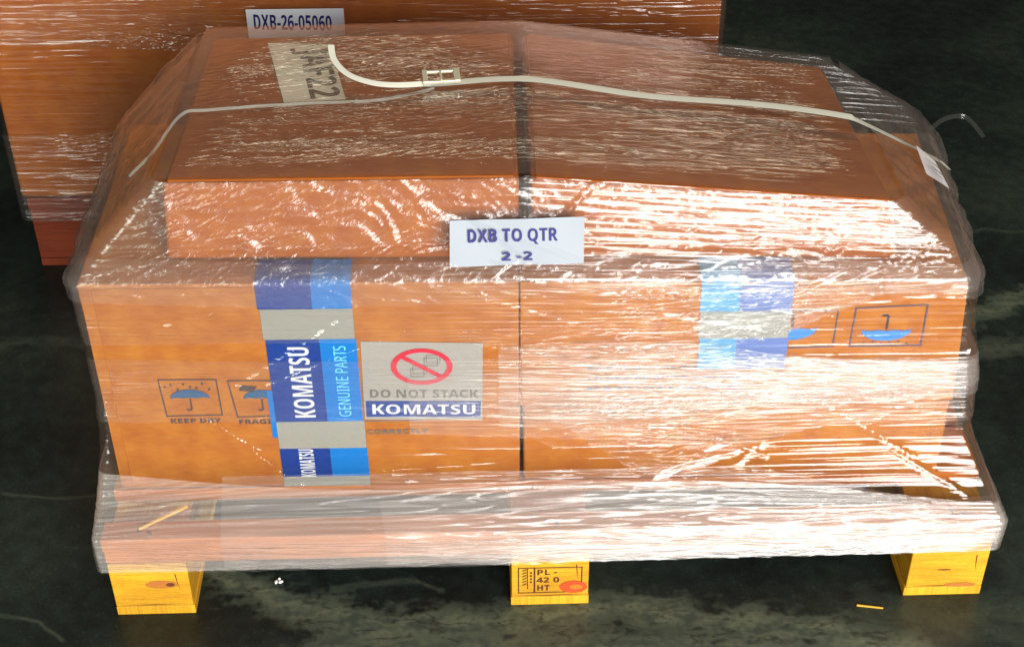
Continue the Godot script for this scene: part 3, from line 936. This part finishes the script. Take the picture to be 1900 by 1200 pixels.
func front_film() -> void:
	var t := thing("stretch_film", "clear stretch film wound round the pallet of small cartons", "stretch film")
	var rings := front_rings()
	var rel := film_relief()
	var crk := crinkle_relief()
	var sc := Vector3(0.8, 1.6, 1)
	var thin := film_material(0.008, 0.10, rel, 0.08, sc)
	var mid_ := film_material(0.016, 0.19, rel, 0.22, sc)
	var thick := film_material(0.13, 0.24, rel, 0.22, sc)
	var milky := film_material(0.045, 0.22, rel, 0.22, sc)
	var soft := film_material(0.022, 0.22, crk, 0.10, Vector3(2, 2, 1))
	var all := SEG_SIDE * 2 + SEG_CORNER * 4 + SEG_HALF * 2 + 17
	var part := SEG_SIDE * 2 + SEG_CORNER * 2 + SEG_HALF * 2
	var rope := func(s): return 0.30 + 0.70 * smoothstep(-0.12, 0.16, s)
	var rope_low := func(s): return 0.45 + 0.55 * smoothstep(-0.35, 0.1, s)
	# first winding, from hem to top edge
	put(t, "film_layer", film_band(rings, 0.002, func(s): return 0.092 + 0.002 * sin(s * 9.0), func(_s): return 0.61, 0.0012, fold_relief(102, streak_relief(101, 0.0018, 0.01, 110.0), 34), 0, all), thin)
	# lowest winding round the deck
	put(t, "film_layer", film_band(rings, 0.0012, func(s): return 0.0925 + 0.003 * sin(s * 6.0 + 1.0), func(s): return 0.188 - 0.03 * s + 0.008 * sin(s * 7.0), 0.0018, pleat_relief(111, 0.0048, -0.03, 150.0, rope_low, 0.15), 0, part), thick)
	put(t, "film_layer", film_band(rings, 0.0012, func(s): return 0.0930 + 0.002 * sin(s * 5.0), func(s): return 0.150 + 0.02 * clampf(s * 2.0, -0.5, 1.0) + 0.006 * sin(s * 11.0), 0.0034, pleat_relief(113, 0.0048, 0.05, 175.0, rope_low, 0.14), 0, part), mid_)
	# middle winding
	put(t, "film_layer", film_band(rings, 0.0012, func(s): return 0.278 - 0.080 * smoothstep(0.03, 0.16, s) + 0.062 * smoothstep(0.18, 0.42, s), func(s): return 0.372 - 0.02 * clampf(s, -0.5, 0.6) + 0.006 * sin(s * 5.0), 0.0038, pleat_relief(121, 0.0048, 0.035, 185.0, rope, 0.31), 0, part), mid_)
	put(t, "film_layer", film_band(rings, 0.0012, func(s): return 0.255 + 0.05 * clampf((s - 0.1) / 0.45, 0.0, 1.0) + 0.03 * clampf(-s, 0.0, 0.6), func(s): return 0.352 + 0.04 * clampf(s, -0.5, 0.3) + 0.006 * sin(s * 4.0), 0.0060, pleat_relief(123, 0.0048, -0.02, 205.0, rope, 0.31), SEG_SIDE + SEG_CORNER + SEG_HALF - 30, part), milky)
	put(t, "film_layer", film_band(rings, 0.0012, func(s): return 0.105 + 0.004 * sin(s * 4.0), func(s): return 0.205 - 0.04 * clampf((s - 0.3) / 0.2, 0.0, 1.0), 0.0050, pleat_relief(117, 0.0048, 0.02, 140.0, rope_low, 0.15), SEG_SIDE + SEG_CORNER + 30, part), milky)
	put(t, "film_layer", film_band(rings, 0.0012, func(s): return 0.098 + 0.003 * sin(s * 3.0 + 2.0), func(s): return 0.178 + 0.02 * clampf(s, -0.3, 0.3) - 0.03 * clampf((s - 0.38) / 0.15, 0.0, 1.0), 0.0062, pleat_relief(119, 0.0044, -0.04, 165.0, rope_low, 0.14), SEG_SIDE + SEG_CORNER + 70, part), milky)
	put(t, "film_layer", film_band(rings, 0.0012, func(s): return 0.270 + 0.05 * clampf((s - 0.05) / 0.45, 0.0, 1.0), func(s): return 0.395 - 0.03 * clampf((s - 0.2) / 0.2, 0.0, 1.0) + 0.005 * sin(s * 6.0), 0.0075, pleat_relief(127, 0.0044, 0.05, 175.0, rope, 0.31), SEG_SIDE + SEG_CORNER + SEG_HALF - 6, part), milky)
	# upper winding round the top edge of the lower cartons
	put(t, "film_layer", film_band(rings, 0.0012, func(s): return 0.402 + 0.07 * clampf((s - 0.33) / 0.15, 0.0, 1.0) - 0.05 * clampf(1.0 - absf(s - 0.12) / 0.2, 0.0, 1.0), func(s): return 0.515 + 0.006 * sin(s * 8.0), 0.0036, pleat_relief(131, 0.0048, -0.02, 190.0, rope, 0.49), 0, part), mid_)
	# loose crumpled winding from the lower cartons up to the top edge
	put(t, "film_layer", film_band(rings, 0.0025, func(s): return 0.468 + 0.01 * sin(s * 6.0), func(_s): return 0.6095, 0.0050, crumple_relief(141, 0.0027), 0, part), soft)
	# sheets over the top
	var top_film := film_material(0.008, 0.17, crk, 0.05, Vector3(2, 2, 1))
	var last: Array = rings[8][0]
	for layer in 3:
		var nx := 220
		var nzr := 260
		var p := PackedVector3Array()
		var uv := PackedVector2Array()
		var n1 := noise(151 + layer * 7, 1.0, 2)
		var n2 := noise(152 + layer * 7, 1.0, 1)
		for r in nzr + 1:
			var v := float(r) / nzr
			for c in nx + 1:
				var u := float(c) / nx
				var f: Vector3 = last[0].lerp(last[1], u * 2.0) if u < 0.5 else last[1].lerp(last[2], u * 2.0 - 1.0)
				var b: Vector3 = last[5].lerp(last[4], u * 2.0) if u < 0.5 else last[4].lerp(last[3], u * 2.0 - 1.0)
				var at := f.lerp(b, v)
				var lean := 0.22 if at.x < -0.03 else 0.03
				var zz := at.z + lean * (at.x + 0.03) + 0.012 * n2.get_noise_2d(at.x * 2.5, at.z * 5.0)
				var k := clampf(0.72 + 1.2 * n2.get_noise_2d(at.x * 2.0 + 4.0, at.z * 7.0), 0.0, 1.5)
				var edge := clampf(minf(minf(u, 1.0 - u) * 12.0, minf(v, 1.0 - v) * 8.0), 0, 1)
				var ph := zz * (112.0 + 22.0 * layer) + 2.0 * n1.get_noise_2d(at.x * 2.2, at.z * 34.0)
				var fr := ph - floorf(ph)
				var saw := 1.0 - fr if fr > 0.2 else fr / 0.2 * 0.8
				at.y += 0.0012 + layer * 0.0016 + edge * k * (0.0026 * saw + 0.0007 * n1.get_noise_2d(at.x * 9.0 + 30.0, zz * 160.0))
				p.append(at)
				uv.append(Vector2(at.x, -at.z))
		put(t, "top_sheet", grid(p, uv, nzr + 1, nx + 1), top_film)
	# loose tail of film at the back corner
	put(t, "loose_tail", ribbon([Vector3(0.566, 0.44, -0.50), Vector3(0.594, 0.428, -0.555), Vector3(0.622, 0.432, -0.580), Vector3(0.655, 0.430, -0.586), Vector3(0.679, 0.410, -0.560)], 0.007, Vector3(0.2, 0.5, 0.8), 0.0003), thin)
	# paper labels stuck on the film
	paper_label(t)
	var sl := put(t, "label", made(PackedVector3Array([Vector3(0.493, 0.5525, -0.300), Vector3(0.522, 0.529, -0.296), Vector3(0.527, 0.524, -0.236), Vector3(0.490, 0.553, -0.226)]), PackedVector3Array([Vector3.UP, Vector3.UP, Vector3.UP, Vector3.UP]), PackedVector2Array([Vector2(0, 0), Vector2(1, 0), Vector2(1, 1), Vector2(0, 1)]), PackedInt32Array([0, 1, 2, 0, 2, 3])), mat(lin(0.55, 0.54, 0.58), 0.5), "small white paper label with smudged marks")
	for i in 4:
		var c := Vector3(0.509, 0.5425, -0.262 + i * 0.008)
		put(sl, "smudged_mark", made(PackedVector3Array([c + Vector3(-0.012, 0.0125, 0), c + Vector3(0.010 - 0.004 * (i % 2), -0.003, 0.003), c + Vector3(0.010 - 0.004 * (i % 2), -0.003, 0.006), c + Vector3(-0.010, 0.0115, 0.003)]), PackedVector3Array([Vector3.UP, Vector3.UP, Vector3.UP, Vector3.UP]), PackedVector2Array([Vector2(0, 0), Vector2(1, 0), Vector2(1, 1), Vector2(0, 1)]), PackedInt32Array([0, 1, 2, 0, 2, 3])), inky)

func paper_label(t: Node3D) -> void:
	var hold := Node3D.new()
	hold.name = "label"
	t.add_child(hold, true)
	hold.set_meta("label", "white paper label with navy lettering taped to the front")
	# plane of the film between the lower and the upper edge
	var tilt := 0.37
	hold.transform = Transform3D(Basis(Vector3(1, 0, 0), -tilt), Vector3(-0.040, 0.5385, -0.1035))
	var p := PackedVector3Array()
	var uv := PackedVector2Array()
	for r in 25:
		for c in 73:
			var u := c / 72.0 - 0.5
			var v := r / 24.0 - 0.5
			p.append(Vector3(u * 0.165 + v * 0.001, v * 0.058 + u * 0.003, 0.0014 * sin(u * 9.0 + v * 2.0) + 0.003 * v * v + 0.004 * maxf(0.0, u) ** 2 - 0.0016 * maxf(0.0, 1.0 - absf(u + 0.16 + v * 0.5) * 14.0) + 0.0012 * maxf(0.0, 1.0 - absf(u - 0.1 + v * 0.8) * 16.0)))
			uv.append(Vector2(u, v))
	var sheet := grid(p, uv, 25, 73)
	put(hold, "paper", sheet, paper)
	var ink := mat(lin(0.012, 0.008, 0.13), 0.6)
	text(hold, "lettering", "DXB TO QTR", Vector3(-0.005, 0.007, 0.0028), 0.110, 0.0195, ink, 0.012, 1.0)
	text(hold, "lettering", "2 -2", Vector3(0.0, -0.0175, 0.0030), 0.038, 0.0105, ink, 0.012, 0.9)

func build_back_load() -> void:
	var z := -0.838
	pallet("pallet with shade painted into its wood colour, under the tall carton standing behind the small cartons", Vector3(-0.297, 0, z), 0.0, 1.2, 0.62, false)
	var q := box_corners(Vector3(-0.905, 0.1455, z - 0.61), Vector3(0.308, 0.86, z - 0.002))
	var t := carton("carton", "tall orange brown carton on the pallet behind the small cartons", q, 0.008, Vector2(0.15, 0.4), kraft_red)
	flaps(t, q, 0.5, Vector2(0.2, 0.2), kraft_red)
	var f := thing("stretch_film", "clear stretch film wound round the tall carton behind", "stretch film")
	var rel := film_relief()
	var sc := Vector3(0.8, 1.6, 1)
	var thin := film_material(0.003, 0.10, rel, 0.08, sc)
	var mid_ := film_material(0.008, 0.18, rel, 0.22, sc)
	var rings := []
	var rope_back := func(_s): return 0.8
	for e in [[0.098, 0.004], [0.15, 0.004], [0.5, 0.003], [0.862, 0.003]]:
		var o: float = e[1]
		var y: float = e[0]
		rings.append([[Vector3(-0.905 - o, y, z + o), Vector3(-0.3, y, z + o), Vector3(0.308 + o, y, z + o), Vector3(0.308 + o, y, z - 0.63), Vector3(-0.3, y, z - 0.63), Vector3(-0.905 - o, y, z - 0.63)], 0.010, y])
	var all := SEG_SIDE * 2 + SEG_CORNER * 4 + SEG_HALF * 2 + 17
	put(f, "film_layer", film_band(rings, 0.003, func(s): return 0.098 + 0.003 * sin(s * 8.0), func(_s): return 0.862, 0.0012, streak_relief(201, 0.0016, 0.02, 110.0), 0, all), thin)
	put(f, "film_layer", film_band(rings, 0.0025, func(s): return 0.101 + 0.003 * sin(s * 8.0), func(s): return 0.29 + 0.02 * s, 0.004, pleat_relief(211, 0.0042, -0.02, 150.0, rope_back, 0.2), 0, all), mid_)
	put(f, "film_layer", film_band(rings, 0.0025, func(s): return 0.42 - 0.05 * s, func(_s): return 0.86, 0.004, pleat_relief(221, 0.0042, 0.05, 150.0, rope_back, 0.5), 0, all), mid_)
	var l := put(f, "label", slab(Vector3(-0.466, 0.4585, z + 0.0175), Vector3(-0.308, 0.511, z + 0.0180), 0.0002), mat(lin(0.58, 0.62, 0.68), 0.6), "white paper label with a long navy shipment number")
	text(l, "lettering", "DXB-26-05060", Vector3(-0.392, 0.487, z + 0.0183), 0.126, 0.027, mat(lin(0.012, 0.008, 0.13), 0.6), -0.03, 1.0)

func build_small_things() -> void:
	var m := mat(lin(0.62, 0.34, 0.04), 0.7)
	var a := put(self, "wood_splinter", hexa([Vector3(-0.0035, 0, -0.036), Vector3(0.0035, 0, -0.036), Vector3(-0.0025, 0.003, -0.036), Vector3(0.0025, 0.003, -0.036), Vector3(-0.0025, 0, 0.036), Vector3(0.0015, 0, 0.036), Vector3(-0.0015, 0.003, 0.036), Vector3(0.001, 0.003, 0.036)], 0.0006), m)
	a.position = Vector3(-0.518, 0.146, -0.033)
	a.rotation.y = -0.92
	tag(a, "yellow wood splinter lying across the corner of the pallet deck", "splinter")
	var b := put(self, "wood_chip", hexa([Vector3(-0.018, 0, -0.0015), Vector3(0.018, 0, -0.001), Vector3(-0.018, 0.0025, -0.0015), Vector3(0.018, 0.002, -0.001), Vector3(-0.018, 0, 0.0012), Vector3(0.018, 0, 0.001), Vector3(-0.018, 0.0025, 0.0012), Vector3(0.018, 0.002, 0.001)], 0.0005), m)
	b.position = Vector3(0.445, 0.0, 0.012)
	b.rotation.y = -0.16
	tag(b, "thin pale wood chip on the floor", "wood chip")
	var c := SurfaceTool.new()
	c.begin(Mesh.PRIMITIVE_TRIANGLES)
	for e in [Vector3(-0.005, 0.003, 0.002), Vector3(0.004, 0.0035, 0.003), Vector3(0.001, 0.004, -0.004)]:
		var s := SphereMesh.new()
		s.radius = 0.0042
		s.height = 0.007
		s.radial_segments = 8
		s.rings = 4
		c.append_from(s, 0, Transform3D(Basis.from_euler(e * 300.0) * Basis.from_scale(Vector3(1.0, 0.6, 0.55)), e * 0.7))
	var o := put(self, "paper_crumb", c.commit(), mat(lin(0.6, 0.6, 0.58), 0.8))
	o.position = Vector3(-0.379, 0.0, -0.051)
	tag(o, "small white crumpled crumb on the floor beside a pallet block", "crumb")
